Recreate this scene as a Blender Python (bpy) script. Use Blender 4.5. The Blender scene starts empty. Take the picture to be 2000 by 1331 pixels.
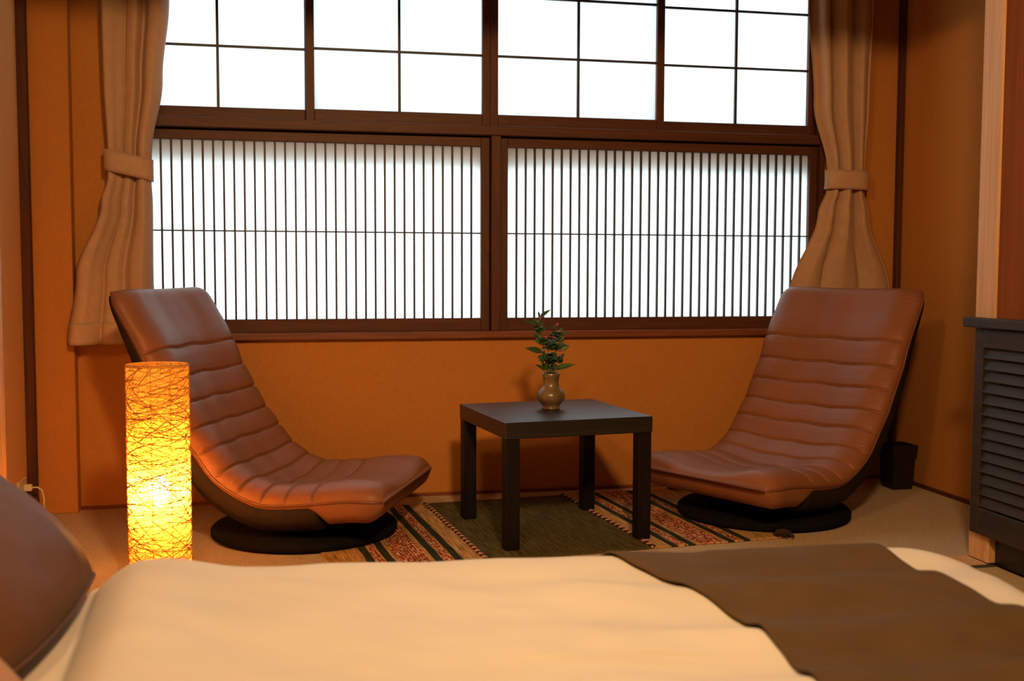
import bpy, bmesh, math, random
from mathutils import Vector, Matrix, noise

random.seed(7)
S = bpy.context.scene
COL = S.collection

# ------------------------------------------------------------------ camera
F_PX, PITCH, YAW, ROLL, CAM_H = 2121.7, .0658, -.2054, .0029, .967
_fw = Vector((-math.sin(YAW) * math.cos(PITCH), math.cos(YAW) * math.cos(PITCH), -math.sin(PITCH)))
_r = Vector((math.cos(YAW), math.sin(YAW), 0)); _u = _r.cross(_fw)
_r2 = _r * math.cos(ROLL) + _u * math.sin(ROLL); _u2 = _u * math.cos(ROLL) - _r * math.sin(ROLL)
cd = bpy.data.cameras.new('camera'); cam = bpy.data.objects.new('camera', cd); COL.objects.link(cam)
cam.matrix_world = Matrix(((_r2.x, _u2.x, -_fw.x, 0), (_r2.y, _u2.y, -_fw.y, 0), (_r2.z, _u2.z, -_fw.z, CAM_H), (0, 0, 0, 1)))
cd.sensor_width = 36; cd.lens = 36 * F_PX / 2000; cd.clip_start = .05
cd.dof.use_dof = True; cd.dof.focus_distance = 3.9; cd.dof.aperture_fstop = 3.2
S.camera = cam

# ------------------------------------------------------------------ world, light, exposure
w = bpy.data.worlds.new('sky'); S.world = w; w.use_nodes = True
bg = w.node_tree.nodes['Background']; bg.inputs[0].default_value = (.74, .93, 1.0, 1); bg.inputs[1].default_value = 3.2
WARM = (1.0, .57, .24)
def area(name, loc, target, size, power, color=WARM):
    l = bpy.data.lights.new(name, 'AREA'); l.shape = 'DISK'; l.size = size; l.energy = power; l.color = color; l.spread = math.radians(125)
    o = bpy.data.objects.new(name, l); COL.objects.link(o); o.location = loc
    o.rotation_euler = (Vector(target) - Vector(loc)).to_track_quat('-Z', 'Y').to_euler()
    return o
area('ceiling_lamp_light', (.42, .35, 2.28), (.75, 3.9, .40), .26, 37)
area('ceiling_lamp_light_left', (-.45, 1.0, 2.30), (1.7, 4.1, .35), .26, 11)
S.view_settings.view_transform = 'Standard'; S.view_settings.look = 'None'
S.view_settings.exposure = 0.0; S.view_settings.gamma = 1.0; S.view_settings.use_curve_mapping = False

# ------------------------------------------------------------------ materials
def nodes(name):
    m = bpy.data.materials.new(name); m.use_nodes = True
    nt = m.node_tree; return m, nt, nt.nodes['Principled BSDF']
def N(nt, t, **kw):
    n = nt.nodes.new(t)
    for k, v in kw.items():
        if k in n.inputs: n.inputs[k].default_value = v
        else: setattr(n, k, v)
    return n
def ramp(nt, stops, interp='LINEAR'):
    n = nt.nodes.new('ShaderNodeValToRGB'); cr = n.color_ramp; cr.interpolation = interp
    while len(cr.elements) < len(stops): cr.elements.new(.5)
    for e, (p, c) in zip(cr.elements, stops): e.position = p; e.color = (*c, 1)
    return n
def mat_noise(name, c1, c2, scale=20, rough=.6, bump=.0, bscale=None, stretch=(1, 1, 1), spec=.5, detail=4, bdist=.003, sheen=0):
    m, nt, b = nodes(name); L = nt.links.new
    tc = N(nt, 'ShaderNodeTexCoord'); mp = N(nt, 'ShaderNodeMapping', Scale=stretch); L(tc.outputs['Object'], mp.inputs[0])
    nz = N(nt, 'ShaderNodeTexNoise', Scale=scale, Detail=detail); L(mp.outputs[0], nz.inputs['Vector'])
    r = ramp(nt, [(.3, c1), (.7, c2)]); L(nz.outputs['Fac'], r.inputs[0]); L(r.outputs[0], b.inputs['Base Color'])
    b.inputs['Roughness'].default_value = rough; b.inputs['Specular IOR Level'].default_value = spec
    if sheen: b.inputs['Sheen Weight'].default_value = sheen
    if bump:
        n2 = N(nt, 'ShaderNodeTexNoise', Scale=bscale or scale, Detail=5); L(mp.outputs[0], n2.inputs['Vector'])
        bp = N(nt, 'ShaderNodeBump', Strength=bump, Distance=bdist); L(n2.outputs['Fac'], bp.inputs['Height']); L(bp.outputs[0], b.inputs['Normal'])
    return m
def mat_wood(name, c1, c2, axis='Z', scale=6, rough=.45, bump=.15, spec=.4):
    m, nt, b = nodes(name); L = nt.links.new
    st = {'X': (.06, 1, 1), 'Y': (1, .06, 1), 'Z': (1, 1, .06)}[axis]
    tc = N(nt, 'ShaderNodeTexCoord'); mp = N(nt, 'ShaderNodeMapping', Scale=st); L(tc.outputs['Object'], mp.inputs[0])
    nz = N(nt, 'ShaderNodeTexNoise', Scale=scale * 6, Detail=6, Distortion=.6); L(mp.outputs[0], nz.inputs['Vector'])
    wv = N(nt, 'ShaderNodeTexNoise', Scale=scale * 1.6, Detail=2, Distortion=1.2); L(mp.outputs[0], wv.inputs['Vector'])
    mu = N(nt, 'ShaderNodeMath', operation='MULTIPLY'); mu.inputs[1].default_value = 9; L(wv.outputs['Fac'], mu.inputs[0])
    fr = N(nt, 'ShaderNodeMath', operation='FRACT'); L(mu.outputs[0], fr.inputs[0])
    mx = N(nt, 'ShaderNodeMath', operation='MULTIPLY_ADD'); mx.inputs[1].default_value = .35; L(fr.outputs[0], mx.inputs[0]); L(nz.outputs['Fac'], mx.inputs[2])
    r = ramp(nt, [(.3, c1), (.95, c2)]); L(mx.outputs[0], r.inputs[0]); L(r.outputs[0], b.inputs['Base Color'])
    b.inputs['Roughness'].default_value = rough; b.inputs['Specular IOR Level'].default_value = spec
    bp = N(nt, 'ShaderNodeBump', Strength=bump, Distance=.002); L(mx.outputs[0], bp.inputs['Height']); L(bp.outputs[0], b.inputs['Normal'])
    return m

M = {}
M['plaster'] = mat_noise('plaster', (.46, .185, .040), (.51, .21, .047), 90, .9, .25, 420, spec=.1)
M['sand'] = mat_noise('sand_plaster', (.80, .46, .20), (.84, .49, .22), 90, .9, .25, 420, spec=.1)
M['ceiling'] = mat_wood('ceiling_wood', (.16, .09, .04), (.24, .14, .06), 'Y', 5, .6)
M['frame'] = mat_wood('dark_frame_wood', (.060, .019, .009), (.105, .034, .014), 'X', 5, .5, spec=.25)
M['framev'] = mat_wood('dark_frame_wood_upright', (.060, .019, .009), (.105, .034, .014), 'Z', 5, .5, spec=.25)
M['slat'] = mat_noise('slat_wood', (.020, .010, .007), (.034, .016, .010), 30, .5)
M['sill'] = mat_wood('sill_wood', (.11, .030, .012), (.23, .07, .025), 'X', 6, .4)
M['pillar'] = mat_wood('pillar_wood', (.52, .29, .13), (.70, .42, .21), 'Z', 5, .55, spec=.25)
M['cherry'] = mat_wood('red_panel_wood', (.19, .052, .012), (.25, .072, .018), 'Z', 4, .8, spec=.08)
M['black_wood'] = mat_wood('brown_black_wood', (.0045, .0032, .003), (.012, .008, .0065), 'X', 5, .38, .3, .7)
M['black_woodv'] = mat_wood('brown_black_wood_upright', (.004, .003, .0028), (.009, .006, .005), 'Z', 5, .5, .2, .2)
M['cabinet'] = mat_wood('cabinet_wood', (.020, .014, .011), (.042, .030, .023), 'Y', 6, .6, spec=.3)
M['leather'] = mat_noise('brown_leather', (.235, .086, .034), (.262, .098, .040), 6, .47, .10, 260, spec=.24, bdist=.001)
M['piping'] = mat_noise('brown_piping', (.16, .055, .022), (.18, .062, .028), 20, .4)
M['shell'] = mat_noise('dark_leather', (.014, .008, .006), (.022, .012, .008), 14, .75, .1, 200, spec=.15)
M['felt'] = mat_noise('black_felt', (.004, .004, .004), (.008, .007, .007), 60, .95, .3, 300, spec=.1)
M['curtain'] = mat_noise('taupe_curtain', (.46, .285, .175), (.50, .315, .195), 40, .66, .1, 500, spec=.25, sheen=.05)
M['carpet'] = mat_noise('beige_carpet', (.42, .31, .19), (.76, .58, .38), 230, .95, .9, 260, spec=.05, bdist=.006)
M['duvet'] = mat_noise('white_cotton', (.71, .70, .66), (.75, .74, .70), 5, .8, .06, 90, spec=.15)
M['sheet'] = mat_noise('white_sheet', (.78, .72, .62), (.82, .76, .66), 8, .8, spec=.15)
M['runner'] = mat_noise('olive_runner_cloth', (.095, .058, .022), (.115, .070, .027), 12, .8, .15, 300, spec=.12, sheen=.04)
M['pillow'] = mat_noise('brown_satin', (.125, .058, .026), (.145, .068, .031), 8, .55, .1, 40, spec=.15)
M['tan'] = mat_noise('tan_cotton', (.50, .27, .12), (.55, .30, .14), 10, .7)
M['bedbase'] = mat_noise('brown_bed_base', (.05, .03, .02), (.07, .04, .025), 10, .7)
M['glaze'] = mat_noise('ochre_glaze', (.085, .055, .02), (.20, .135, .06), 22, .28, .1, 40, spec=.5)
M['leaf'] = mat_noise('green_leaf', (.018, .050, .012), (.04, .095, .02), 40, .45)
M['stem'] = mat_noise('green_stem', (.05, .07, .02), (.08, .10, .03), 40, .5)
M['petal'] = mat_noise('violet_petal', (.30, .08, .24), (.46, .16, .36), 60, .6)
M['outlet'] = mat_noise('cream_plastic', (.75, .68, .52), (.78, .71, .55), 10, .4)
M['white_paint'] = mat_noise('white_paint', (.80, .80, .80), (.85, .85, .85), 10, .6)
M['bin'] = mat_noise('black_lacquer', (.007, .005, .004), (.012, .008, .006), 10, .3)
M['border'] = mat_noise('tatami_border_cloth', (.03, .03, .02), (.045, .04, .025), 80, .8)
M['tatami'] = mat_noise('tatami_straw', (.46, .30, .11), (.58, .40, .17), 14, .7, .3, 60, stretch=(1, 30, 1))
M['cord_dark'] = mat_noise('dark_yarn', (.03, .015, .01), (.05, .02, .015), 40, .9)
M['cord_pink'] = mat_noise('pink_yarn', (.50, .20, .13), (.62, .30, .20), 40, .9)
M['fringe'] = mat_noise('fringe_yarn', (.10, .04, .03), (.42, .26, .14), 60, .9)
M['strand'] = mat_noise('paper_string', (.42, .16, .03), (.58, .26, .06), 60, .8, spec=.1)
M['thread'] = mat_noise('seam_thread', (.045, .016, .008), (.06, .02, .01), 40, .6)

def mat_translucent(name, col, fac=1.0, diff=None):
    m = bpy.data.materials.new(name); m.use_nodes = True; nt = m.node_tree; nt.nodes.clear(); L = nt.links.new
    o = N(nt, 'ShaderNodeOutputMaterial'); t = N(nt, 'ShaderNodeBsdfTranslucent'); d = N(nt, 'ShaderNodeBsdfDiffuse'); mx = N(nt, 'ShaderNodeMixShader')
    tc = N(nt, 'ShaderNodeTexCoord'); nz = N(nt, 'ShaderNodeTexNoise', Scale=70, Detail=4); L(tc.outputs['Object'], nz.inputs['Vector'])
    r = ramp(nt, [(.3, tuple(c * .94 for c in col)), (.7, col)]); L(nz.outputs['Fac'], r.inputs[0])
    L(r.outputs[0], t.inputs[0]); L(r.outputs[0], d.inputs[0]) if diff is None else d.inputs[0].__setattr__('default_value', (*diff, 1))
    mx.inputs[0].default_value = 1 - fac; L(t.outputs[0], mx.inputs[1]); L(d.outputs[0], mx.inputs[2]); L(mx.outputs[0], o.inputs[0])
    return m
M['paper'] = mat_translucent('window_paper', (.93, .95, .95), .72)
def mat_shade():
    m = mat_translucent('lamp_paper', (.98, .56, .085), .75); nt = m.node_tree; L = nt.links.new
    out = next(n for n in nt.nodes if n.type == 'OUTPUT_MATERIAL'); src = out.inputs[0].links[0].from_socket
    tr = N(nt, 'ShaderNodeBsdfTransparent'); tr.inputs[0].default_value = (1, .76, .36, 1)
    tc = N(nt, 'ShaderNodeTexCoord'); nz = N(nt, 'ShaderNodeTexNoise', Scale=150, Detail=3, Distortion=.5); L(tc.outputs['Object'], nz.inputs['Vector'])
    r = ramp(nt, [(.50, (0, 0, 0)), (.66, (.75, .75, .75))]); L(nz.outputs['Fac'], r.inputs[0])
    mx = N(nt, 'ShaderNodeMixShader'); L(r.outputs[0], mx.inputs[0]); L(src, mx.inputs[1]); L(tr.outputs[0], mx.inputs[2]); L(mx.outputs[0], out.inputs[0])
    return m
M['shade'] = mat_shade()

def mat_emit(name, col, s):
    m = bpy.data.materials.new(name); m.use_nodes = True; nt = m.node_tree; nt.nodes.clear()
    o = N(nt, 'ShaderNodeOutputMaterial'); e = N(nt, 'ShaderNodeEmission', Strength=s); e.inputs[0].default_value = (*col, 1); nt.links.new(e.outputs[0], o.inputs[0])
    return m

def mat_rug():
    m, nt, b = nodes('striped_rug_weave'); L = nt.links.new
    tc = N(nt, 'ShaderNodeTexCoord'); sx = N(nt, 'ShaderNodeSeparateXYZ'); L(tc.outputs['Object'], sx.inputs[0])
    ab = N(nt, 'ShaderNodeMath', operation='ABSOLUTE'); L(sx.outputs['X'], ab.inputs[0])
    wob = N(nt, 'ShaderNodeTexNoise', Scale=9); L(tc.outputs['Object'], wob.inputs['Vector'])
    wa = N(nt, 'ShaderNodeMath', operation='MULTIPLY_ADD'); wa.inputs[1].default_value = .008; L(wob.outputs['Fac'], wa.inputs[0]); L(ab.outputs[0], wa.inputs[2])
    G, T, D, R = (.085, .072, .026), (.46, .27, .10), (.030, .034, .020), (.60, .42, .20)
    st = [(0, G), (.302, T), (.37, D), (.397, T), (.402, R), (.432, T), (.437, D), (.463, T), (.478, R), (.578, T), (.592, D), (.620, T), (.625, R), (.650, T), (.655, D), (.680, T)]
    r = ramp(nt, st, 'CONSTANT'); L(wa.outputs[0], r.inputs[0])
    # where the small red figures go
    st2 = [(0, (0, 0, 0)), (.402, (1, 1, 1)), (.432, (0, 0, 0)), (.478, (1, 1, 1)), (.578, (0, 0, 0)), (.625, (1, 1, 1)), (.650, (0, 0, 0))]
    r2 = ramp(nt, st2, 'CONSTANT'); L(wa.outputs[0], r2.inputs[0])
    mp = N(nt, 'ShaderNodeMapping', Scale=(95, 62, 1)); L(tc.outputs['Object'], mp.inputs[0])
    ck = N(nt, 'ShaderNodeTexVoronoi', Scale=1.0, Randomness=.45); L(mp.outputs[0], ck.inputs['Vector'])
    r3 = ramp(nt, [(0, (.05, .015, .012)), (.28, (.36, .045, .025)), (.52, (.62, .44, .22))], 'CONSTANT'); L(ck.outputs['Distance'], r3.inputs[0])
    mx = N(nt, 'ShaderNodeMix', data_type='RGBA'); L(r2.outputs[0], mx.inputs[0]); L(r.outputs[0], mx.inputs[6]); L(r3.outputs[0], mx.inputs[7])
    mp2 = N(nt, 'ShaderNodeMapping', Scale=(150, 9, 1)); L(tc.outputs['Object'], mp2.inputs[0])
    n2 = N(nt, 'ShaderNodeTexNoise', Scale=1.0, Detail=3); L(mp2.outputs[0], n2.inputs['Vector'])
    r4 = ramp(nt, [(.25, (.30, .30, .28)), (.75, (1.7, 1.6, 1.45))]); L(n2.outputs['Fac'], r4.inputs[0])
    m2 = N(nt, 'ShaderNodeMix', data_type='RGBA', blend_type='MULTIPLY'); m2.inputs[0].default_value = 1; L(mx.outputs[2], m2.inputs[6]); L(r4.outputs[0], m2.inputs[7])
    L(m2.outputs[2], b.inputs['Base Color']); b.inputs['Roughness'].default_value = .95; b.inputs['Specular IOR Level'].default_value = .08
    bp = N(nt, 'ShaderNodeBump', Strength=.6, Distance=.003); L(n2.outputs['Fac'], bp.inputs['Height']); L(bp.outputs[0], b.inputs['Normal'])
    return m
M['rug'] = mat_rug()

# ------------------------------------------------------------------ helpers
WP = {}                                     # world position of unrotated objects
def link(o, parent=None):
    COL.objects.link(o)
    if parent: o.parent = parent
    return o
def tag(o, label=None, cat=None, group=None, kind=None):
    if label: o['label'] = label
    if cat: o['category'] = cat
    if group: o['group'] = group
    if kind: o['kind'] = kind
    return o
def empty(name, loc, rz=0, parent=None):
    o = bpy.data.objects.new(name, None); link(o, parent); o.empty_display_size = .1
    base = WP[parent] if parent in WP else Vector((0, 0, 0))
    o.location = Vector(loc) - base; o.rotation_euler = (0, 0, rz); WP[o] = Vector(loc)
    return o
def mesh(name, verts, faces, mat, parent=None, loc=(0, 0, 0), smooth=True):
    me = bpy.data.meshes.new(name); me.from_pydata([tuple(v) for v in verts], [], faces); me.validate(); me.update()
    bm = bmesh.new(); bm.from_mesh(me); bmesh.ops.recalc_face_normals(bm, faces=bm.faces); bm.to_mesh(me); bm.free()
    if smooth: me.polygons.foreach_set('use_smooth', [True] * len(me.polygons))
    for m in (mat if isinstance(mat, (list, tuple)) else [mat]): me.materials.append(m)
    o = bpy.data.objects.new(name, me); link(o, parent); o.location = loc
    return o
_boxcache = {}
def box_mesh(name, sx, sy, sz, mat, bev=.002):
    key = (name, round(sx, 4), round(sy, 4), round(sz, 4), mat.name, bev)
    if key in _boxcache: return _boxcache[key]
    bm = bmesh.new(); bmesh.ops.create_cube(bm, size=1)
    bmesh.ops.scale(bm, vec=(sx, sy, sz), verts=bm.verts)
    if bev: bmesh.ops.bevel(bm, geom=bm.edges[:], offset=min(bev, min(sx, sy, sz) * .3), segments=1, affect='EDGES')
    me = bpy.data.meshes.new(name); bm.to_mesh(me); bm.free(); me.materials.append(mat); _boxcache[key] = me
    return me
def box(name, x0, x1, y0, y1, z0, z1, mat, parent=None, bev=.002):
    """world-aligned board; parent must be unrotated"""
    me = box_mesh(name, x1 - x0, y1 - y0, z1 - z0, mat, bev)
    o = bpy.data.objects.new(name, me); link(o, parent)
    c = Vector(((x0 + x1) / 2, (y0 + y1) / 2, (z0 + z1) / 2)); WP[o] = c
    o.location = c - (WP[parent] if parent in WP else Vector((0, 0, 0)))
    return o
def multibox(name, boxes, mat, parent=None):
    V, Fc = [], []
    for x0, x1, y0, y1, z0, z1 in boxes:
        i = len(V); V += [(x, y, z) for x in (x0, x1) for y in (y0, y1) for z in (z0, z1)]
        Fc += [tuple(i + k for k in f) for f in ((0, 1, 3, 2), (4, 6, 7, 5), (0, 4, 5, 1), (2, 3, 7, 6), (0, 2, 6, 4), (1, 5, 7, 3))]
    return mesh(name, V, Fc, mat, parent, smooth=False)
def struct(o): o['kind'] = 'structure'; return o
def lathe(name, prof, mat, parent=None, loc=(0, 0, 0), n=48, cap=True):
    V, Fc = [], []
    for r, z in prof: V += [(r * math.cos(2 * math.pi * k / n), r * math.sin(2 * math.pi * k / n), z) for k in range(n)]
    for i in range(len(prof) - 1):
        for k in range(n): Fc.append((i * n + k, i * n + (k + 1) % n, (i + 1) * n + (k + 1) % n, (i + 1) * n + k))
    if cap: Fc.append(tuple(range(n))); Fc.append(tuple(range((len(prof) - 1) * n, len(prof) * n)))
    return mesh(name, V, Fc, mat, parent, loc)
def tube_geo(pts, rad, ns=8, V=None, Fc=None, closed=False):
    V = [] if V is None else V; Fc = [] if Fc is None else Fc
    pts = [Vector(p) for p in pts]; n = len(pts); base = len(V)
    t0 = (pts[1] - pts[0]).normalized(); up = Vector((0, 0, 1)) if abs(t0.z) < .9 else Vector((1, 0, 0))
    nrm = (up - t0 * up.dot(t0)).normalized()
    for i, p in enumerate(pts):
        if closed: t = (pts[(i + 1) % n] - pts[i - 1]).normalized()
        else: t = (pts[min(i + 1, n - 1)] - pts[max(i - 1, 0)]).normalized()
        nrm = (nrm - t * nrm.dot(t)).normalized(); b = t.cross(nrm)
        r = rad[i] if isinstance(rad, (list, tuple)) else rad
        V += [p + (nrm * math.cos(2 * math.pi * k / ns) + b * math.sin(2 * math.pi * k / ns)) * r for k in range(ns)]
    for i in range(n if closed else n - 1):
        j = (i + 1) % n
        for k in range(ns): Fc.append((base + i * ns + k, base + i * ns + (k + 1) % ns, base + j * ns + (k + 1) % ns, base + j * ns + k))
    if not closed: Fc.append(tuple(base + k for k in range(ns))); Fc.append(tuple(base + (n - 1) * ns + k for k in range(ns)))
    return V, Fc
def tube(name, pts, rad, mat, parent=None, ns=8, loc=(0, 0, 0)):
    V, Fc = tube_geo(pts, rad, ns); return mesh(name, V, Fc, mat, parent, loc)
def crom(P, t):
    """Catmull-Rom through the points P, t in 0..len-1"""
    n = len(P); i = max(0, min(int(t), n - 2)); f = t - i
    p0, p1, p2, p3 = P[max(i - 1, 0)], P[i], P[i + 1], P[min(i + 2, n - 1)]
    return tuple(.5 * (2 * b + (c - a) * f + (2 * a - 5 * b + 4 * c - d) * f * f + (3 * b - a - 3 * c + d) * f ** 3) for a, b, c, d in zip(p0, p1, p2, p3))
def interp(tab, x):
    if x <= tab[0][0]: return tab[0][1]
    for (a, va), (b, vb) in zip(tab, tab[1:]):
        if x <= b: return va + (vb - va) * (x - a) / (b - a)
    return tab[-1][1]
def sstep(a, b, x):
    t = max(0, min(1, (x - a) / (b - a))); return t * t * (3 - 2 * t)

# ------------------------------------------------------------------ room shell
WY = 4.56                                    # face of the window wall
XL, XR = -.99, 2.765                         # side walls of the window bay
CEIL = 2.45
OX0, OX1, OZ0, OZ1 = -.665, 2.385, .672, 2.42    # window opening
struct(multibox('wall_back', [(XL - .1, OX0, WY, WY + .12, -.05, CEIL), (OX1, XR + .1, WY, WY + .12, -.05, CEIL),
                              (OX0, OX1, WY, WY + .12, -.05, OZ0), (OX0, OX1, WY, WY + .12, OZ1, CEIL)], M['plaster']))
struct(multibox('wall_left', [(XL - .1, XL, -1.2, WY, -.05, CEIL)], M['sand']))
struct(multibox('wall_right', [(XR, XR + .1, 3.17, WY, -.05, CEIL), (2.36, XR, 3.14, 3.20, -.05, CEIL), (XR, XR + .1, -1.2, 3.17, -.05, CEIL)], M['plaster']))
struct(multibox('wall_front', [(XL - .1, XR + .1, -1.3, -1.2, -.05, CEIL)], M['plaster']))
struct(multibox('ceiling', [(XL - .1, XR + .1, -1.3, WY + .12, CEIL, CEIL + .05)], M['ceiling']))
struct(box('wall_lintel', XL, XR, 3.15, 3.21, 2.16, CEIL, M['plaster'], bev=0))
struct(box('trim_1', -.955, -.81, 4.49, WY, 0, CEIL, M['plaster'], bev=.003))            # shallow plaster pier
struct(box('trim_2', XL, -.955, 4.465, WY, 0, CEIL, M['framev']))                        # dark corner post
struct(box('trim_3', 2.742, XR, 4.525, WY, 0, CEIL, M['framev']))                        # dark corner post
struct(box('trim_4', 2.25, 2.36, 3.125, 3.232, 0, CEIL, M['pillar'], bev=.006))          # pale pillar
struct(box('trim_5', -.875, -.768, 3.125, 3.232, 0, CEIL, M['pillar'], bev=.006))
struct(box('wall_sleeve', XL, -.875, 3.15, 3.21, 0, CEIL, M['plaster'], bev=0))
struct(box('trim_6', XL, XR, 3.13, 3.23, 2.07, 2.16, M['pillar'], bev=.004))             # lintel beam
struct(box('trim_7', XL, 2.25, 3.125, 3.235, -.05, .004, M['pillar'], bev=.003))         # threshold
struct(box('baseboard_back', -.81, XR, WY - .012, WY, 0, .013, M['sill'], bev=0))
struct(box('baseboard_right', XR - .012, XR, 3.235, WY - .012, 0, .016, M['framev'], bev=0))
struct(box('baseboard_left', XL, XL + .012, 3.235, 4.465, 0, .016, M['framev'], bev=0))
struct(box('wall_panel', 2.256, 2.29, -1.2, 3.135, .80, CEIL, M['cherry'], bev=0))

fl = struct(multibox('floor', [(XL - .1, XR + .1, -1.3, WY + .1, -.10, -.05)], M['bedbase']))
WP[fl] = Vector((0, 0, 0))
k = 0
for ix in range(2):
    for iy in range(5):
        x0, x1 = XL + ix * 1.63, XL + ix * 1.63 + 1.63; y0, y1 = 3.125 - (iy + 1) * .86, 3.125 - iy * .86
        t = box('tatami_mat', x0 + .001, x1 - .001, y0 + .001, y1 - .001, -.05, 0, M['tatami'], fl, bev=.003)
        for yy in (y0 + .002, y1 - .030): box('border', x0 + .001, x1 - .001, yy, yy + .028, -.02, .0012, M['border'], t, bev=0)
tag(box('carpet', XL, XR - .001, 3.236, WY - .001, -.05, 0, M['carpet'], bev=.002), 'beige looped carpet laid wall to wall in the window bay', 'carpet')

# ------------------------------------------------------------------ window
win = empty('window_1', (.877, WY, OZ0)); struct(win)
box('jamb', OX0, OX0 + .022, 4.545, 4.68, OZ0, OZ1, M['framev'], win)
box('jamb', OX1 - .022, OX1, 4.545, 4.68, OZ0, OZ1, M['framev'], win)
box('sill', OX0 - .05, OX1 + .05, 4.527, 4.70, OZ0, .703, M['sill'], win, bev=.004)
box('middle_rail', OX0 + .022, OX1 - .022, 4.537, 4.86, 1.529, 1.570, M['frame'], win, bev=.003)
box('head_rail', OX0 + .022, OX1 - .022, 4.545, 4.70, 2.39, OZ1, M['frame'], win)
box('mullion', .857, .897, 4.545, 4.64, .703, 1.529, M['framev'], win)
box('light_leak_stop', .838, .918, 4.603, 4.64, .703, 1.529, M['framev'], win)  # added backing strips, here and below, to block daylight leaking past the sashes
box('light_leak_stop', OX0 + .022, OX1 - .022, 4.603, 4.64, 1.495, 1.529, M['frame'], win)
box('light_leak_stop', OX0 + .022, OX0 + .05, 4.604, 4.64, .703, 1.495, M['framev'], win)
box('light_leak_stop', OX1 - .05, OX1 - .022, 4.604, 4.64, .703, 1.495, M['framev'], win)
box('light_leak_stop', OX0 + .022, OX0 + .05, 4.638, 4.66, 1.57, 2.39, M['framev'], win)
box('light_leak_stop', OX1 - .05, OX1 - .022, 4.638, 4.66, 1.57, 2.39, M['framev'], win)
box('light_leak_stop', .842, .870, 4.603, 4.62, 1.57, 2.39, M['framev'], win)
box('outer_sash_rail', OX0, OX1, 4.630, 4.665, 1.392, 1.53, M['white_paint'], win)
def pane(x0, x1, y, z0, z1, par):
    c = Vector(((x0 + x1) / 2, y, (z0 + z1) / 2)); hx, hz = (x1 - x0) / 2, (z1 - z0) / 2
    o = mesh('pane', [(-hx, 0, -hz), (hx, 0, -hz), (hx, 0, hz), (-hx, 0, hz)], [(0, 1, 2, 3)], M['paper'], par, smooth=False)
    o.location = c - WP[par]
def sash_frame(x0, x1, y0, z0, z1, st, rb, rt, dep=.03):
    s = empty('sash', ((x0 + x1) / 2, y0, z0), parent=win)
    box('stile', x0, x0 + st, y0, y0 + dep, z0, z1, M['framev'], s)
    box('stile', x1 - st, x1, y0, y0 + dep, z0, z1, M['framev'], s)
    box('bottom_rail', x0 + st, x1 - st, y0 + .001, y0 + dep, z0, z0 + rb, M['frame'], s)
    box('top_rail', x0 + st, x1 - st, y0 + .001, y0 + dep, z1 - rt, z1, M['frame'], s)
    return s
# upper row: two front sashes meet in the middle, two behind them
for (x0, x1, y0) in ((.090, .856, 4.572), (.856, 1.630, 4.572), (-.640, .120, 4.606), (1.60, 2.362, 4.606)):
    s = sash_frame(x0, x1, y0, 1.570, 2.39, .034, .050, .03)
    pane(x0 + .034, x1 - .034, y0 + .022, 1.62, 2.36, s)
    cx = (x0 + x1) / 2
    box('glazing_bar', cx - .0055, cx + .0055, y0 + .006, y0 + .020, 1.62, 2.36, M['slat'], s, bev=.001)
    for z in (1.866, 2.116): box('glazing_bar', x0 + .034, x1 - .034, y0 + .007, y0 + .019, z - .005, z + .005, M['slat'], s, bev=.001)
    if y0 < 4.6:
        px = x1 - .017 if x1 < 1 else x0 + .017
        box('finger_pull', px - .006, px + .006, y0 - .001, y0 + .004, 1.955, 2.035, M['slat'], s, bev=.001)
# lower row: two sashes filled with close upright slats
for (x0, x1) in ((-.642, .853), (.897, 2.381 - .02)):
    y0 = 4.572; s = sash_frame(x0, x1, y0, .703, 1.522, .036, .054, .038)
    a, b = x0 + .036, x1 - .036
    pane(a, b, y0 + .024, .757, 1.484, s)
    n = 35
    for i in range(1, n):
        x = a + (b - a) * i / n
        box('slat', x - .0038, x + .0038, y0 + .004, y0 + .019, .757, 1.484, M['slat'], s, bev=.001)
    box('cross_bar', a, b, y0 + .008, y0 + .015, 1.1155, 1.1215, M['slat'], s, bev=.001)
# outer weather frame of the same window
box('outer_head', OX0, OX1, 4.68, 4.95, 2.40, 2.44, M['frame'], win)

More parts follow.
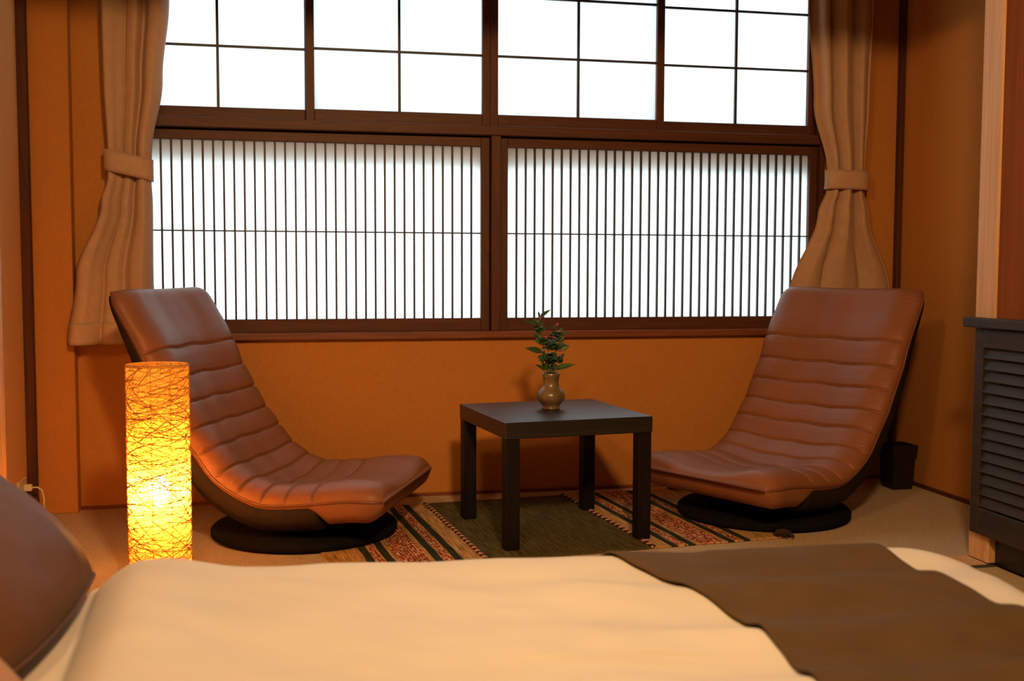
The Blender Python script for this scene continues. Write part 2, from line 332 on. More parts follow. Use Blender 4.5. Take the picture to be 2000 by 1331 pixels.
# ------------------------------------------------------------------ curtains
def curtain(name, rows, npl, seed, label, x_in_is_right):
    """rows: (z, x_left, x_right, pleat depth, y centre)"""
    rnd = random.Random(seed); ph = [rnd.uniform(-.5, .5) for _ in range(npl * 2 + 2)]
    cx = sum(r[1] + r[2] for r in rows) / (2 * len(rows)); root = empty(name, (cx, 4.48, rows[-1][0]))
    tag(root, label, 'curtain', 'curtains at the window')
    zs = sorted(r[0] for r in rows); tabs = [sorted((r[0], r[i]) for r in rows) for i in (1, 2, 3, 4)]
    nu, nz = npl * 18, 90
    def P(i, z, off=0.):
        u = i / nu; x0, x1, d, yc = (interp_s(t, z) for t in tabs)
        s = u * npl * 2 * math.pi
        kk = int(u * npl * 2); a = ph[min(kk, len(ph) - 1)]
        q = s + .7 * math.sin(s * .5 + seed) + (z - 1.4) * .5 * math.sin(3 * u + seed); wv = 1.9 * abs(math.sin(q / 2)) ** .75 - .9
        env = .65 + .35 * math.sin(5.3 * u + seed + z * .8)
        x = x0 + (x1 - x0) * (u + .45 / npl / 2 / math.pi * 2 * math.sin(2 * s + seed) * .2)
        y = yc - d * 1.6 * wv * env + .006 * noise.noise((u * 7, z * 3, seed))
        fold = math.exp(-((z - 1.20) / .16) ** 2) * .006 * math.sin(z * 70 + 4 * u) * (1 - min(1, abs(u - .3) * 2.2))
        return Vector((x - cx, y - off + fold - 4.48, z - rows[-1][0]))
    def interp_s(t, z):
        for (a, va), (b, vb) in zip(t, t[1:]):
            if z <= b: return va + (vb - va) * sstep(0, 1, (z - a) / (b - a))
        return t[-1][1]
    def sheet(nm, z0, z1, n, off, mat):
        V, Fc = [], []
        for j in range(n + 1):
            z = z0 + (z1 - z0) * j / n
            for i in range(nu + 1): V.append(P(i, z, off))
        for j in range(n):
            for i in range(nu): q = j * (nu + 1) + i; Fc.append((q, q + 1, q + nu + 2, q + nu + 1))
        o = mesh(nm, V, Fc, mat, root); md = o.modifiers.new('thickness', 'SOLIDIFY'); md.thickness = .0025; md.offset = 0
        return o
    sheet('cloth', zs[0], zs[-1], nz, 0, M['curtain'])
    sheet('hem', zs[0], zs[0] + .085, 6, .004, M['curtain'])
    # tie band round the gathered cloth
    zt = 1.365; x0, x1, d, yc = (interp_s(t, zt) for t in tabs)
    V, Fc = [], []; nn = 48
    for j in range(7):
        z = zt - .042 + .084 * j / 6
        for k in range(nn):
            a = 2 * math.pi * k / nn; ca, sa = math.cos(a), math.sin(a)
            rx = (x1 - x0) / 2 + .010; ry = d + .022
            x = (x0 + x1) / 2 + rx * math.copysign(abs(ca) ** .7, ca); y = yc + ry * math.copysign(abs(sa) ** .8, sa)
            slope = (x - (x0 + x1) / 2) * (-.22 if x_in_is_right else -.02)
            V.append((x - cx, y - 4.48 - .004 * math.sin(math.pi * j / 6), z + slope - rows[-1][0]))
    for j in range(6):
        for k in range(nn): Fc.append((j * nn + k, j * nn + (k + 1) % nn, (j + 1) * nn + (k + 1) % nn, (j + 1) * nn + k))
    o = mesh('tie_band', V, Fc, M['curtain'], root); md = o.modifiers.new('thickness', 'SOLIDIFY'); md.thickness = .004
    return root
curtain('curtain', [(2.40, -.70, -.34, .035, 4.47), (2.0, -.685, -.432, .036, 4.47), (1.70, -.682, -.462, .034, 4.47), (1.41, -.672, -.508, .026, 4.475), (1.32, -.674, -.512, .026, 4.475),
                    (1.22, -.70, -.508, .032, 4.47), (.93, -.80, -.512, .034, 4.47), (.668, -.838, -.50, .036, 4.465)], 3, 1.3,
        'taupe curtain tied back beside the plaster pier behind the chair next to the lamp', True)
curtain('curtain', [(2.40, 2.20, 2.585, .034, 4.47), (2.15, 2.253, 2.565, .036, 4.47), (1.70, 2.290, 2.555, .034, 4.47), (1.41, 2.362, 2.543, .026, 4.475), (1.32, 2.362, 2.543, .026, 4.475),
                    (1.22, 2.33, 2.575, .030, 4.485), (.87, 2.222, 2.715, .016, 4.524), (.80, 2.34, 2.725, .016, 4.522), (.72, 2.45, 2.73, .018, 4.51)], 3, 4.1,
        'taupe curtain tied back beside the bare corner post, behind the chair near the cabinet', False)

# ------------------------------------------------------------------ floor chairs
PROF = [(-57.7, 90.4), (-45.7, 69.6), (-41.5, 59.9), (-36.5, 51.2), (-31.6, 42.6), (-26.1, 35.6), (-20.1, 28.0), (-12.3, 22.6), (-3.7, 19.3), (5.2, 19.1), (15.0, 19.9), (28.0, 21.3), (40.2, 21.2)]
PROF = [(s / 100 * .985, z / 100 - .022) for s, z in PROF]
def chair(loc, rz, label, seed):
    root = empty('floor_chair', loc, rz); tag(root, label, 'chair', 'reclining leather floor chairs')
    W = .345
    # resample by arc length
    fine = [crom(PROF, i / 40) for i in range(40 * (len(PROF) - 1) + 1)]
    cum = [0]
    for a, b in zip(fine, fine[1:]): cum.append(cum[-1] + math.dist(a, b))
    Ltot = cum[-1]; seams = [cum[40 * i] for i in range(1, 11)]
    def at(l):
        lo = 0
        import bisect
        i = max(1, min(bisect.bisect_left(cum, l), len(cum) - 1)); f = (l - cum[i - 1]) / max(1e-9, cum[i] - cum[i - 1])
        a, b = fine[i - 1], fine[i]; j0, j1 = max(0, i - 6), min(len(fine) - 1, i + 5)
        tx, tz = fine[j1][0] - fine[j0][0], fine[j1][1] - fine[j0][1]; h = math.hypot(tx, tz)
        return (a[0] + (b[0] - a[0]) * f, a[1] + (b[1] - a[1]) * f), (-tz / h, tx / h)
    # the profile runs from the head to the front of the seat: the normal (-tz, tx) points up/forward out of the seat
    def endk(l, r):
        d = min(l, Ltot - l); e = max(0., min(1., d / r)); return math.sqrt(max(0, 1 - (1 - e) ** 2))
    def hw(l):
        d = min(l, Ltot - l); e = max(0., 1 - d / .07); return W * (1 - .07 * e * e)
    def top(u, l):
        e = min(1., (1 - abs(u)) / .30); rise = .052 * math.sqrt(max(0, 1 - (1 - e) ** 2))
        dip = -.030 * sstep(.75, .15, abs(u)) * (.4 + .6 * sstep(0, .3, l))
        g = 0.; near = 9.
        for s in seams:
            d = abs(l - s - .012 * math.sin(abs(u) * 2.4)); near = min(near, d); g += math.exp(-(d / .0042) ** 2)
        lastw = 1 - .75 * sstep(seams[7] - .01, seams[9], l) * sstep(.75, .45, abs(u))
        puff = .0035 * min(1., near / .03) * sstep(-.02, .06, l - seams[0] + .1)
        wr = .0022 * noise.noise((u * 5 + seed, l * 9, 1.7)) + .0016 * math.sin(l * 420 + 3 * noise.noise((l * 20, u * 3, seed))) * sstep(.80, .97, abs(u)) * (.3 + .7 * noise.noise((l * 6, seed, 0)) )
        return rise + dip + (puff - .0105 * g * lastw) * min(1, rise / .03) + wr * min(1, rise / .02)
    def sm(l): return at(l)[0][0]
    def loft(nm, l0, l1, n, us, topf, botf, mat, wf):
        V, Fc = [], []; m = len(us)
        for j in range(n + 1):
            l = l0 + (l1 - l0) * j / n; (s, z), (nx, nz) = at(l); wd = wf(l)
            for u, side in us:
                h = topf(u, l) if side else botf(u, l)
                V.append((s + nx * h, u * wd, z + nz * h))
        for j in range(n):
            for i in range(m): Fc.append((j * m + i, j * m + (i + 1) % m, (j + 1) * m + (i + 1) % m, (j + 1) * m + i))
        Fc.append(tuple(range(m))); Fc.append(tuple(range(n * m, (n + 1) * m)))
        return mesh(nm, V, Fc, mat, root)
    nu = 56
    ul = [(math.sin(math.pi / 2 * (-1 + 2 * i / nu)) * .55 + (-1 + 2 * i / nu) * .45, True) for i in range(nu + 1)]
    us = ul + [(x, False) for x in (.985, .96, .90, .7, .35, 0, -.35, -.7, -.90, -.96, -.985)]
    def cbot(u, l):
        f = sstep(.13, .20, sm(l)); d = .022 + .055 * f
        return -d * endk(l, .07) * (1 - max(0, (abs(u) - .88) / .12) ** 2 * .6)
    loft('cushion', 0, Ltot, 330, us, lambda u, l: top(u, l) * endk(l, .05), cbot, M['leather'], hw)
    # dark shell under the cushion
    lend = next(c for c, p in zip(cum, fine) if p[0] > .165)
    def shd(l): return .012 + .090 * math.sin(math.pi * min(1, l / (lend * 1.55))) ** .55
    us2 = [(u, True) for u in (-.975, -.9, -.5, 0, .5, .9, .975)] + [(u, False) for u in (.985, .97, .93, .85, .6, .3, 0, -.3, -.6, -.85, -.93, -.97, -.985)]
    def sbot(u, l):
        a = abs(u); return -shd(l) * (1 - max(0, (a - .80) / .185) ** 2.2 * .42)
    loft('shell', .012, lend, 110, us2, lambda u, l: -.004, sbot, M['shell'], lambda l: hw(l))
    # piping along the rim
    for sd in (-1, 1):
        pts = []
        for j in range(121):
            l = .004 + (Ltot - .008) * j / 120; (s, z), (nx, nz) = at(l); pts.append((s + nx * .001, sd * (hw(l) + .0005), z + nz * .001))
        tube('piping', pts, .0038, M['piping'], root, 6)
    (s, z), (nx, nz) = at(Ltot - .006)
    tube('piping', [(s + .003, hw(Ltot) * (-1 + 2 * k / 40), z) for k in range(41)], .0038, M['piping'], root, 6)
    # stitched seams lie in the grooves
    for s in seams:
        pts = []
        for i in range(41):
            u = -.99 + 1.98 * i / 40; l = s + .012 * math.sin(abs(u) * 2.4); (x, z), (nx, nz) = at(l); h = top(u, l) + .0002
            pts.append((x + nx * h, u * hw(l), z + nz * h))
        tube('seam', pts, .0018, M['thread'], root, 5)
    # swivel base
    r = .335
    pr = [(r - .03, .004), (r - .008, .004), (r, .010), (r, .026), (r - .008, .034), (r - .035, .040), (.14, .046), (.02, .047)]
    lathe('swivel_plate', pr, M['felt'], root, n=72)
    (s0, z0), _ = at(next(c for c, p in zip(cum, fine) if p[0] > -.01))
    lathe('swivel_column', [(.15, .044), (.15, .060), (.13, z0 - .06), (.10, z0 - .03)], M['felt'], root, n=32)
    return root
chair((.0615, 4.003, 0.004), math.radians(-21.7), 'brown leather floor chair beside the glowing paper lamp', 2.)
chair((1.840, 3.955, 0.004), math.radians(206.9), 'brown leather floor chair in the corner by the louvred cabinet', 5.)

# ------------------------------------------------------------------ table
tb = empty('side_table', (.961, 3.880, .006), math.radians(7.5)); tag(tb, 'square brown-black side table on the striped rug', 'table')
def lbox(name, c, d, mat, par, bev=.0015):
    o = bpy.data.objects.new(name, box_mesh(name, *d, mat, bev)); link(o, par); o.location = c; return o
lbox('table_top', (0, 0, .4125), (.55, .55, .057), M['black_wood'], tb)
for sx in (-1, 1):
    for sy in (-1, 1): lbox('leg', (sx * .248, sy * .248, .192), (.05, .05, .384), M['black_woodv'], tb, .003)

# ------------------------------------------------------------------ vase and sprigs
VX, VY, VZ = .962, 3.905, .4472
va = empty('vase', (VX, VY, VZ), .75); tag(va, 'small ochre glazed jug with a round belly holding flowers', 'vase')
lathe('body', [(.026, 0), (.034, .001), (.034, .007), (.031, .011), (.040, .022), (.0505, .034), (.0535, .047), (.051, .060), (.042, .073), (.033, .082), (.0296, .089), (.0285, .104), (.031, .120), (.0355, .134),
               (.0335, .135), (.028, .121), (.0255, .104), (.026, .090), (.036, .070), (.036, .03), (.01, .012)], M['glaze'], va, n=56)
tube('handle', [(.029, 0, .118), (.036, 0, .124), (.042, 0, .120), (.045, 0, .109), (.043, 0, .095), (.037, 0, .083), (.033, 0, .080)], [.004, .0045, .0045, .0045, .0045, .005, .004], M['glaze'], va, 10)
K = .000322
def vp(cx, cy, dy=0.):                        # a point above the jug, from its measured place
    return Vector(((cx - 505) * K, dy, .135 + (835 - cy) * K))
def leaf_obj(par, a, b, width, droop=.12, roll=0.):
    a, b = Vector(a), Vector(b); d = b - a; ln = d.length; d.normalize()
    side = d.cross(Vector((0, -.75, .66))).normalized(); side = (Matrix.Rotation(roll, 3, d) @ side); up = side.cross(d)
    V, Fc = [], []; n = 9
    for i in range(n + 1):
        t = i / n; wd = width * math.sin(math.pi * t ** .75) ** .9 if 0 < t < 1 else .0004
        p = a + d * ln * t - up * droop * ln * (t * t) + up * droop * ln * t
        V += [p - side * wd + up * wd * .35, p - side * wd * .5 + up * wd * .12, p, p + side * wd * .5 + up * wd * .12, p + side * wd + up * wd * .35]
    for i in range(n):
        for k in range(4): q = i * 5 + k; Fc.append((q, q + 1, q + 6, q + 5))
    o = mesh('leaf', V, Fc, M['leaf'], par); md = o.modifiers.new('thickness', 'SOLIDIFY'); md.thickness = .0006
    return o
def flower_obj(par, c, r):
    V, Fc = [], []; c = Vector(c); rnd = random.Random(int(c.x * 1e5) + 77)
    for k in range(16):
        a = rnd.uniform(0, 2 * math.pi); z = rnd.uniform(-.2, 1); d = Vector((math.cos(a) * math.sqrt(1 - min(.99, z * z)), math.sin(a) * math.sqrt(1 - min(.99, z * z)), z))
        p = c + d * r * .35; q = c + d * r * rnd.uniform(.9, 1.25) + Vector((0, 0, r * .4)); s = d.cross(Vector((.3, .2, 1))).normalized() * r * .28
        i = len(V); V += [p - s * .5, p + s * .5, q + s, q - s, (p + q) / 2 + d.cross(s)]
        Fc += [(i, i + 1, i + 4), (i + 1, i + 2, i + 4), (i + 2, i + 3, i + 4), (i + 3, i, i + 4)]
    return mesh('flower', V, Fc, M['petal'], par)
def sprig(label, stem, leaves, flowers, clump):
    r = empty('flower_sprig', (VX, VY, VZ)); tag(r, label, 'flower', 'sprigs in the jug')
    tube('stem', stem, [.0026 - .0014 * i / (len(stem) - 1) for i in range(len(stem))], M['stem'], r, 7)
    for a, b, wd in leaves: leaf_obj(r, a, b, wd, roll=random.uniform(-.5, .5))
    for c, rad in flowers: flower_obj(r, c, rad)
    for c, n, spread in clump:
        for k in range(n):
            a = 2.4 * k + random.random(); base = Vector(c) + Vector((0, 0, random.uniform(-.012, .012)))
            leaf_obj(r, base, base + Vector((math.cos(a) * spread, math.sin(a) * spread, random.uniform(-.2, .7) * spread)), spread * .30, roll=random.uniform(-.6, .6))
sprig('tall leafy sprig leaning over the side of the jug away from its handle',
      [vp(495, 1010), vp(468, 835), vp(425, 600, -.004), vp(375, 400, -.01), vp(352, 200, -.012), vp(350, 150, -.012)],
      [(vp(345, 275, -.012), vp(170, 230, -.03), .009), (vp(360, 200, -.012), vp(497, 105, .0), .009), (vp(352, 190, -.012), vp(332, 118, -.02), .005),
       (vp(395, 590, -.006), vp(172, 538, -.03), .0115), (vp(440, 810), vp(302, 733, -.02), .009), (vp(430, 750), vp(362, 693, -.02), .006), (vp(380, 380, -.01), vp(300, 300, .02), .009)],
      [(vp(358, 215, -.014), .009), (vp(420, 445, -.018), .010)],
      [(vp(360, 250, -.01), 6, .022), (vp(365, 340, -.01), 9, .028), (vp(395, 470, -.008), 11, .034), (vp(440, 660, 0), 8, .032)])
sprig('upright sprig with small violet flower heads on the handle side of the jug',
      [vp(515, 1010), vp(538, 835), vp(560, 620, .004), vp(575, 420, .004), vp(565, 285, .002)],
      [(vp(590, 560, .004), vp(722, 525, .0), .013), (vp(545, 800), vp(772, 738, -.02), .012), (vp(600, 410, .004), vp(722, 358, -.01), .007), (vp(600, 400, .004), vp(645, 305, .01), .008)],
      [(vp(565, 300, 0), .009), (vp(530, 440, -.012), .008), (vp(590, 590, -.014), .009), (vp(605, 655, -.014), .009), (vp(590, 370, -.01), .007)],
      [(vp(570, 360, .004), 8, .022), (vp(575, 440, .004), 11, .030), (vp(565, 540, .004), 10, .034), (vp(585, 690, .0), 9, .030)])
sprig('short leafy sprig standing between the two longer ones',
      [vp(505, 1010), vp(500, 835, .004), vp(478, 660, .008), vp(490, 500, .01)],
      [(vp(480, 560, .008), vp(430, 470, .03), .011), (vp(488, 540, .008), vp(545, 480, -.03), .012), (vp(490, 760), vp(400, 800, -.03), .010)], [],
      [(vp(485, 530, .008), 11, .036), (vp(485, 660, .008), 11, .036), (vp(500, 770, .005), 11, .034)])

# ------------------------------------------------------------------ rug
RX, RY, RW, RH = .893, 3.955, 1.62, .92
rg = empty('rug', (RX, RY, 0), math.radians(5.8)); tag(rg, 'striped woven rug with green centre under the side table', 'rug')
V, Fc = [], []; nx, ny = 110, 66
for j in range(ny + 1):
    for i in range(nx + 1):
        x = -RW / 2 + RW * i / nx; y = -RH / 2 + RH * j / ny
        ed = .004 * noise.noise((x * 6, y * 6, 3)); V.append((x + ed * (abs(x) / RW * 2), y + ed, .0052 + .0008 * noise.noise((x * 14, y * 14, 0))))
for j in range(ny):
    for i in range(nx): q = j * (nx + 1) + i; Fc.append((q, q + 1, q + nx + 2, q + nx + 1))
o = mesh('weave', V, Fc, M['rug'], rg); md = o.modifiers.new('thickness', 'SOLIDIFY'); md.thickness = .0045; md.offset = -1
for sx in (-1, 1):                            # two-colour twisted cords beside the green field
    V, Fc = [], []; mi = []
    for ph in (0, math.pi):
        f0 = len(Fc); pts = []; rad = []
        for k in range(241):
            y = -RH / 2 + RH * k / 240; a = y * 150 + ph; x = sx * .300 + .0045 * math.cos(a) + .004 * noise.noise((y * 5, sx, 2))
            pw = Matrix.Rotation(math.radians(-7.5), 2) @ (Vector((RX, RY)) + Matrix.Rotation(math.radians(5.8), 2) @ Vector((x, y)) - Vector((.961, 3.880)))
            under = all(.21 < abs(c) < .287 for c in pw); pts.append((x, y, .0032 if under else .009 + .0035 * math.sin(a))); rad.append(.002 if under else .0045)
        tube_geo(pts, rad, 6, V, Fc); mi += [0 if ph == 0 else 1] * (len(Fc) - f0)
    c = mesh('twisted_cord', V, Fc, [M['cord_dark'], M['cord_pink']], rg); c.data.polygons.foreach_set('material_index', mi)
for sx in (-1, 1):
    for sy in (-1, 1):
        if sx < 0 < sy: continue                  # that corner lies under the chair base
        V, Fc = [], []; rnd = random.Random(sx * 3 + sy)
        for k in range(26):
            a = (rnd.uniform(-1.2, .1) if sy < 0 else rnd.uniform(-1.1, .2)) if sx > 0 else rnd.uniform(2.1, 4.2); ln = rnd.uniform(.03, .07); b0 = Vector((sx * (RW / 2 - .02), sy * (RH / 2 - .02) + rnd.uniform(-.02, .015), .008))
            d = Vector((math.cos(a), math.sin(a), 0)); h = rnd.uniform(.004, .022)
            tube_geo([b0, b0 + d * ln * .4 + Vector((0, 0, h)), b0 + d * ln * .8 + Vector((0, 0, h * .8)), b0 + d * ln + Vector((0, 0, h * .2 - .003))], .0018, 5, V, Fc)
        mesh('tassel', V, Fc, M['cord_dark'] if sx > 0 else M['fringe'], rg)

# ------------------------------------------------------------------ paper lamp
LX, LY, LR, LH = -.388, 3.47, .0925, .672
lp = empty('paper_lamp', (LX, LY, 0)); tag(lp, 'tall cylinder lamp of string-wrapped yellow paper standing on the carpet', 'lamp')
V, Fc = [], []; n, m = 72, 60
for j in range(m + 1):
    z = .012 + (LH - .012) * j / m
    for k in range(n):
        a = 2 * math.pi * k / n; r = LR + .0012 * noise.noise((math.cos(a) * 3, math.sin(a) * 3, z * 14)); V.append((r * math.cos(a), r * math.sin(a), z))
for j in range(m):
    for k in range(n): Fc.append((j * n + k, j * n + (k + 1) % n, (j + 1) * n + (k + 1) % n, (j + 1) * n + k))
mesh('paper_shade', V, Fc, M['shade'], lp)
V, Fc = [], []; rnd = random.Random(3)
for s in range(760):
    z = rnd.uniform(.02, LH - .012); a = rnd.uniform(0, 6.283); sl = rnd.choice((-1, 1)) * abs(rnd.gauss(0, .30)) if rnd.random() < .75 else rnd.uniform(-1.3, 1.3)
    ln = rnd.uniform(.6, 3.2); pts = []; nn = max(6, int(ln * 9)); off = rnd.uniform(.0008, .0026); wv = rnd.uniform(0, 6); am = rnd.uniform(0, .006)
    for k in range(nn + 1):
        t = ln * k / nn; zz = min(LH - .004, max(.014, z + sl * LR * t + am * math.sin(3 * t + wv))); pts.append(((LR + off) * math.cos(a + t), (LR + off) * math.sin(a + t), zz))
    tube_geo(pts, rnd.choice((.0005, .0007, .0008, .0010, .0014)), 4, V, Fc)
for k in range(10):
    a = 2 * math.pi * k / 10 + .2; tube_geo([((LR - .002) * math.cos(a), (LR - .002) * math.sin(a), z) for z in (.012, .3, .66)], .0011, 5, V, Fc)
tag(mesh('string_wrap', V, Fc, M['strand'], lp), 'loose paper string wound round the shade', kind='stuff')
V, Fc = [], []
tube_geo([(LR * math.cos(2 * math.pi * k / 60), LR * math.sin(2 * math.pi * k / 60), LH) for k in range(60)], .0018, 6, V, Fc, True)
mesh('top_ring', V, Fc, M['strand'], lp)
lathe('foot', [(.02, 0), (LR - .004, 0), (LR - .004, .012), (.02, .014)], M['black_wood'], lp)
lathe('bulb_holder', [(.02, .013), (.02, .15), (.016, .20), (.014, .235)], M['outlet'], lp, n=24)
lathe('bulb', [(.012, .232), (.016, .245), (.027, .272), (.030, .292), (.026, .312), (.014, .324), (.002, .327)], mat_emit('lamp_bulb_glow', (1, .58, .22), 460), lp, n=24)

# ------------------------------------------------------------------ louvred cabinet
CX = 2.228
cb = empty('louvred_cabinet', (2.5, 2.6, 0)); tag(cb, 'dark low cabinet with louvred doors under the red wood panel', 'cabinet')
box('top_slab', CX - .020, 2.248, 1.72, 3.236, .780, .812, M['cabinet'], cb, .003)
box('top_slab_back', 2.248, 2.76, 1.72, 3.120, .780, .812, M['cabinet'], cb, .003)
box('body', 2.27, 2.75, 1.75, 3.122, .105, .780, M['cabinet'], cb)
box('plinth', 2.275, 2.74, 1.75, 3.122, 0, .105, M['bin'], cb)
for (y1, y0) in ((3.196, 2.46), (2.455, 1.76)):
    d = empty('door', (CX, (y0 + y1) / 2, .10), parent=cb)
    for (a, b) in ((y0, y0 + .045), (y1 - .045, y1)): box('stile', CX, CX + .012, a, b, .098, .776, M['cabinet'], d)
    box('top_rail', CX, CX + .012, y0 + .045, y1 - .045, .715, .776, M['cabinet'], d)
    box('bottom_rail', CX, CX + .012, y0 + .045, y1 - .045, .098, .185, M['cabinet'], d)
    me = box_mesh('louvre', .006, y1 - y0 - .088, .036, M['cabinet'], .003)
    for i in range(14):
        o = bpy.data.objects.new('louvre', me); link(o, d); o.location = (.011, 0, .108 + i * .0376); o.rotation_euler = (0, math.radians(26), 0)

# ------------------------------------------------------------------ waste bin, outlet
bn = empty('waste_bin', (2.655, 4.335, 0)); tag(bn, 'small black lacquered square bin behind the corner chair', 'bin')
V, Fc = [], []; prof = [(.046, 0), (.055, .165), (.061, .166), (.062, .196), (.056, .197), (.050, .02), (.01, .018)]
for r, z in prof: V += [(r, r, z), (-r, r, z), (-r, -r, z), (r, -r, z)]
for i in range(len(prof) - 1):
    for k in range(4): Fc.append((i * 4 + k, i * 4 + (k + 1) % 4, i * 4 + 4 + (k + 1) % 4, i * 4 + 4 + k))
Fc.append((0, 1, 2, 3)); mesh('body', V[:8] + V[16:], [f for f in [(0, 1, 5, 4), (1, 2, 6, 5), (2, 3, 7, 6), (3, 0, 4, 7), (0, 1, 2, 3)]] + [(8 + i * 4 + k, 8 + i * 4 + (k + 1) % 4, 12 + i * 4 + (k + 1) % 4, 12 + i * 4 + k) for i in range(2) for k in range(4)] + [(16, 17, 18, 19)], M['bin'], bn, smooth=False)
mesh('rim', V[4:20], [(i * 4 + k, i * 4 + (k + 1) % 4, i * 4 + 4 + (k + 1) % 4, i * 4 + 4 + k) for i in range(3) for k in range(4)], M['bin'], bn, smooth=False)

ot = empty('wall_outlet', (XL, 4.36, .13)); tag(ot, 'cream wall outlet with a plugged-in cord low on the plaster wall', 'outlet')
lbox('cover_plate', (.004, 0, 0), (.008, .12, .07), M['outlet'], ot, .003)
lbox('plug', (.022, .02, 0), (.03, .022, .026), M['outlet'], ot, .004)
tube('cord', [(.034, .02, 0), (.055, .022, .0), (.070, .026, -.012), (.076, .03, -.05), (.074, .034, -.10), (.07, .02, -.124), (.05, -.05, -.127), (.03, -.3, -.127), (.03, -.8, -.127)], .0032, M['outlet'], ot, 8)

# ------------------------------------------------------------------ bed
BC, BR = Vector((.30, 1.66, 0)), math.radians(-5.6)
def loc_w(x, y):                               # bed-local plan -> world plan
    return BC.x + x * math.cos(BR) - y * math.sin(BR), BC.y + x * math.sin(BR) + y * math.cos(BR)
def rr_loop(x0, x1, y0, y1, r, n=26, rl=None):
    pts = []; q = r if rl is None else rl
    for (cx, cy, a0, r) in ((x1 - r, y1 - r, 0, r), (x0 + q, y1 - q, 90, q), (x0 + q, y0 + q, 180, q), (x1 - r, y0 + r, 270, r)):
        pts.append([(cx + r * math.cos(math.radians(a0 + 90 * k / n)), cy + r * math.sin(math.radians(a0 + 90 * k / n))) for k in range(n + 1)])
    out = []
    for i, c in enumerate(pts):
        nxt = pts[(i + 1) % 4][0]; out += c; e = c[-1]
        out += [(e[0] + (nxt[0] - e[0]) * k / 40, e[1] + (nxt[1] - e[1]) * k / 40) for k in range(1, 40)]
    return out
bd = empty('bed', (BC.x, BC.y, 0), BR); tag(bd, 'low bed with white sheet under the duvet and pillows', 'bed')
def slab(name, x0, x1, y0, y1, z0, z1, r, rc, mat, par):
    V, Fc = [], []; rows = []
    for k in range(7):
        a = math.pi / 2 * k / 6; rows.append((r - r * math.cos(a) if 0 else r * (1 - math.cos(a)), z1 - r + r * math.sin(a)))
    rows = [(0, z0)] + rows
    for ins, z in rows: V += [(x, y, z) for x, y in rr_loop(x0 + ins, x1 - ins, y0 + ins, y1 - ins, max(.01, rc - ins * .5))]
    m = len(V) // len(rows)
    for i in range(len(rows) - 1):
        for k in range(m): Fc.append((i * m + k, i * m + (k + 1) % m, (i + 1) * m + (k + 1) % m, (i + 1) * m + k))
    Fc.append(tuple(range(m))); Fc.append(tuple(range((len(rows) - 1) * m, len(rows) * m)))
    return mesh(name, V, Fc, mat, par)
slab('base', -1.13, 1.04, -.585, .585, 0, .14, .01, .03, M['bedbase'], bd)
slab('mattress', -1.13, 1.05, -.60, .60, .14, .305, .05, .08, M['sheet'], bd)

def ridge(x, y):
    """puffs of the quilt: gentle channels running along the bed, in local plan"""
    s = y / .235 + .35 * math.sin(x * 1.7 + .6); f = s - math.floor(s)
    a = f / .66 if f < .66 else (1 - f) / .34                      # slow climb away from the camera, quick fall on the far side
    amp = .012 * sstep(-.1, .55, x) + .003
    return amp * (sstep(0, 1, a) - .5) + .014 * noise.noise((x * 2.2, y * 2.6, .3)) + .007 * noise.noise((x * 6 + y * 3, y * 7, 5.)) + .003 * noise.noise((x * 14, y * 17 + x * 6, 9.))
DX0, DX1, DY0, DY1 = -.665, 1.115, -.70, .635
def duvet_z(x, y, d, rr=.085):
    top = .352 + ridge(x, y) * sstep(0, .12, d) + .03 * math.exp(-((x - DX0 - .13) / .10) ** 2) * sstep(0, .1, d)
    e = min(1, d / rr); return top - rr * (1 - math.sqrt(max(0, 1 - (1 - e) ** 2)))
def edge_d(x, y, r=.20):
    cx, cy = (DX0 + DX1) / 2, (DY0 + DY1) / 2; qx, qy = abs(x - cx) - ((DX1 - DX0) / 2 - r), abs(y - cy) - ((DY1 - DY0) / 2 - r)
    return -(math.hypot(max(qx, 0), max(qy, 0)) + min(max(qx, qy), 0) - r)
dv = empty('duvet', (BC.x, BC.y, .2), BR); tag(dv, 'thick cream white duvet spread over the bed', 'duvet')
V, Fc = [], []; rows = []
for k in range(9): rows.append((-1, .06 + .207 * k / 8))
ins = [0, .002, .006, .012, .02, .03, .042, .056, .07, .085] + [.085 + .012 * k for k in range(1, 47)]
loops = []
hx, hy = (DX1 - DX0) / 2, (DY1 - DY0) / 2
base = rr_loop(DX0, DX1, DY0, DY1, .20, rl=.09)
for _, z in rows: loops.append([(x, y, z + .004 * math.sin(25 * x + 19 * y)) for x, y in base])
for d in ins:
    if d >= hy - .015: break
    lp_ = rr_loop(DX0 + d, DX1 - d, DY0 + d, DY1 - d, max(.012, .20 - d), rl=max(.012, .09 - d)); loops.append([(x, y, duvet_z(x, y, d)) for x, y in lp_])
m = len(base)
loops = [[(x, y, max(z, .309) if (x < .5 and abs(y) < .625) else z) for x, y, z in l] for l in loops]
for l in loops: V += [(x - .16 * y * max(0, min(1, (.3 - x) / (.3 - DX0))), y, z - .2) for x, y, z in l]
for i in range(len(loops) - 1):
    for k in range(m): Fc.append((i * m + k, i * m + (k + 1) % m, (i + 1) * m + (k + 1) % m, (i + 1) * m + k))
c0 = len(V); last = loops[-1]
# close the middle strip
half = [(len(loops) - 1) * m + k for k in range(m)]
Fc.append(tuple(half))
mesh('cover', V, Fc, M['duvet'], dv)

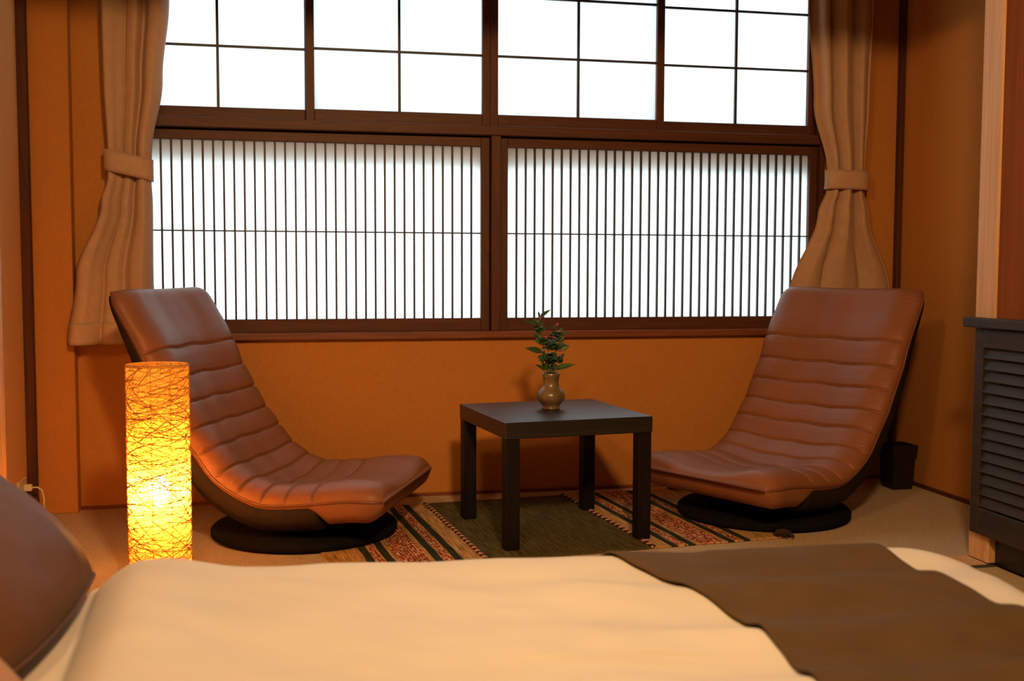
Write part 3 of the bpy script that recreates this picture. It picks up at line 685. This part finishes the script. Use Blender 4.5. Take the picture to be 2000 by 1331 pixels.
# cloth runner lying across the duvet near its foot
rn = empty('bed_runner', (BC.x, BC.y, .3), BR); tag(rn, 'olive brown cloth runner laid across the duvet near the foot', 'bed runner')
def to_local(X, Y):
    dx, dy = X - BC.x, Y - BC.y; return dx * math.cos(BR) + dy * math.sin(BR), -dx * math.sin(BR) + dy * math.cos(BR)
EL = [(.95, .74), (1.2, .75), (1.47, .765), (1.65, .785), (1.82, .79), (1.93, .77), (2.03, .738), (2.12, .70), (2.2, .672), (2.35, .655)]
ER = [(.95, 1.30), (1.3, 1.29), (1.676, 1.284), (1.92, 1.262), (2.17, 1.252), (2.35, 1.235)]
V, Fc = [], []; nu, nv = 60, 120
for j in range(nv + 1):
    y = DY0 - .10 + (DY1 + .12 - DY0 + .10) * j / nv
    for i in range(nu + 1):
        t = i / nu; Yw = BC.y + y
        xl, _ = to_local(interp(EL, Yw), Yw); xr, _ = to_local(interp(ER, Yw), Yw); x = xl + (xr - xl) * t
        yy = max(DY0, min(DY1, y)); over = abs(y - yy)
        d = edge_d(x, yy); z = duvet_z(x, yy, max(0, d)) - over
        out = .009 if over == 0 else .010
        yo = yy + (math.copysign(.010, y) if (over > 0 or d < .004) else 0) + (math.copysign(.006 * max(0, 1 - d / .06), y))
        V.append((x, yo, z + .007 + .0015 * noise.noise((x * 9, y * 9, 7)) + .0025 * noise.noise((x * 3, y * 12, 2)) - .3))
for j in range(nv):
    for i in range(nu): q = j * (nu + 1) + i; Fc.append((q, q + 1, q + nu + 2, q + nu + 1))
o = mesh('cloth', V, Fc, M['runner'], rn); md = o.modifiers.new('thickness', 'SOLIDIFY'); md.thickness = .004; md.offset = 1

# pillows
def pillow(name, loc, rot, sx, sy, th, mat, label, group, seed, pipe=None):
    r = empty(name, loc); tag(r, label, 'pillow', group); r.rotation_euler = rot
    V, Fc = [], []; n = 44
    def pt(i, j, s):
        u, v = -1 + 2 * i / n, -1 + 2 * j / n; pin = 1 - .07 * (u * u * v * v) ; pu = u * sx / 2 * (1 - .09 * (1 - v * v) * 0 - .06 * (v * v)) ; pv = v * sy / 2 * (1 - .06 * (u * u))
        h = (max(0, 1 - abs(u) ** 2.6) * max(0, 1 - abs(v) ** 2.6)) ** .5 * th / 2
        h *= 1 + .10 * noise.noise((u * 1.6, v * 1.6, seed + s)); wr = .004 * noise.noise((u * 5, v * 5, seed)) * min(1, h / .03)
        return (pu, pv, s * h + wr)
    for s in (1, -1):
        b = len(V)
        for j in range(n + 1):
            for i in range(n + 1): V.append(pt(i, j, s))
        for j in range(n):
            for i in range(n): q = b + j * (n + 1) + i; Fc.append((q, q + 1, q + n + 2, q + n + 1))
    o = mesh('cover', V, Fc, mat, r)
    bm = bmesh.new(); bm.from_mesh(o.data); bmesh.ops.remove_doubles(bm, verts=bm.verts, dist=.0004); bmesh.ops.recalc_face_normals(bm, faces=bm.faces); bm.to_mesh(o.data); bm.free()
    if pipe:
        ring = [pt(i, 0, 0) for i in range(n)] + [pt(n, j, 0) for j in range(n)] + [pt(n - i, n, 0) for i in range(n)] + [pt(0, n - j, 0) for j in range(n)]
        V, Fc = tube_geo(ring, .005, 6, closed=True); mesh('piping', V, Fc, pipe, r)
    return r
pillow('pillow', (-.605, 1.985, .506), (0, math.radians(36), math.radians(-4)), .54, .60, .23, M['pillow'], 'big brown satin pillow propped upright at the head of the bed', 'pillows on the bed', 1., M['pillow'])
pillow('pillow', (-.565, 1.385, .480), (0, math.radians(36), math.radians(-4)), .52, .56, .16, M['tan'], 'tan cotton pillow propped in front of the brown one', 'pillows on the bed', 3., M['tan'])
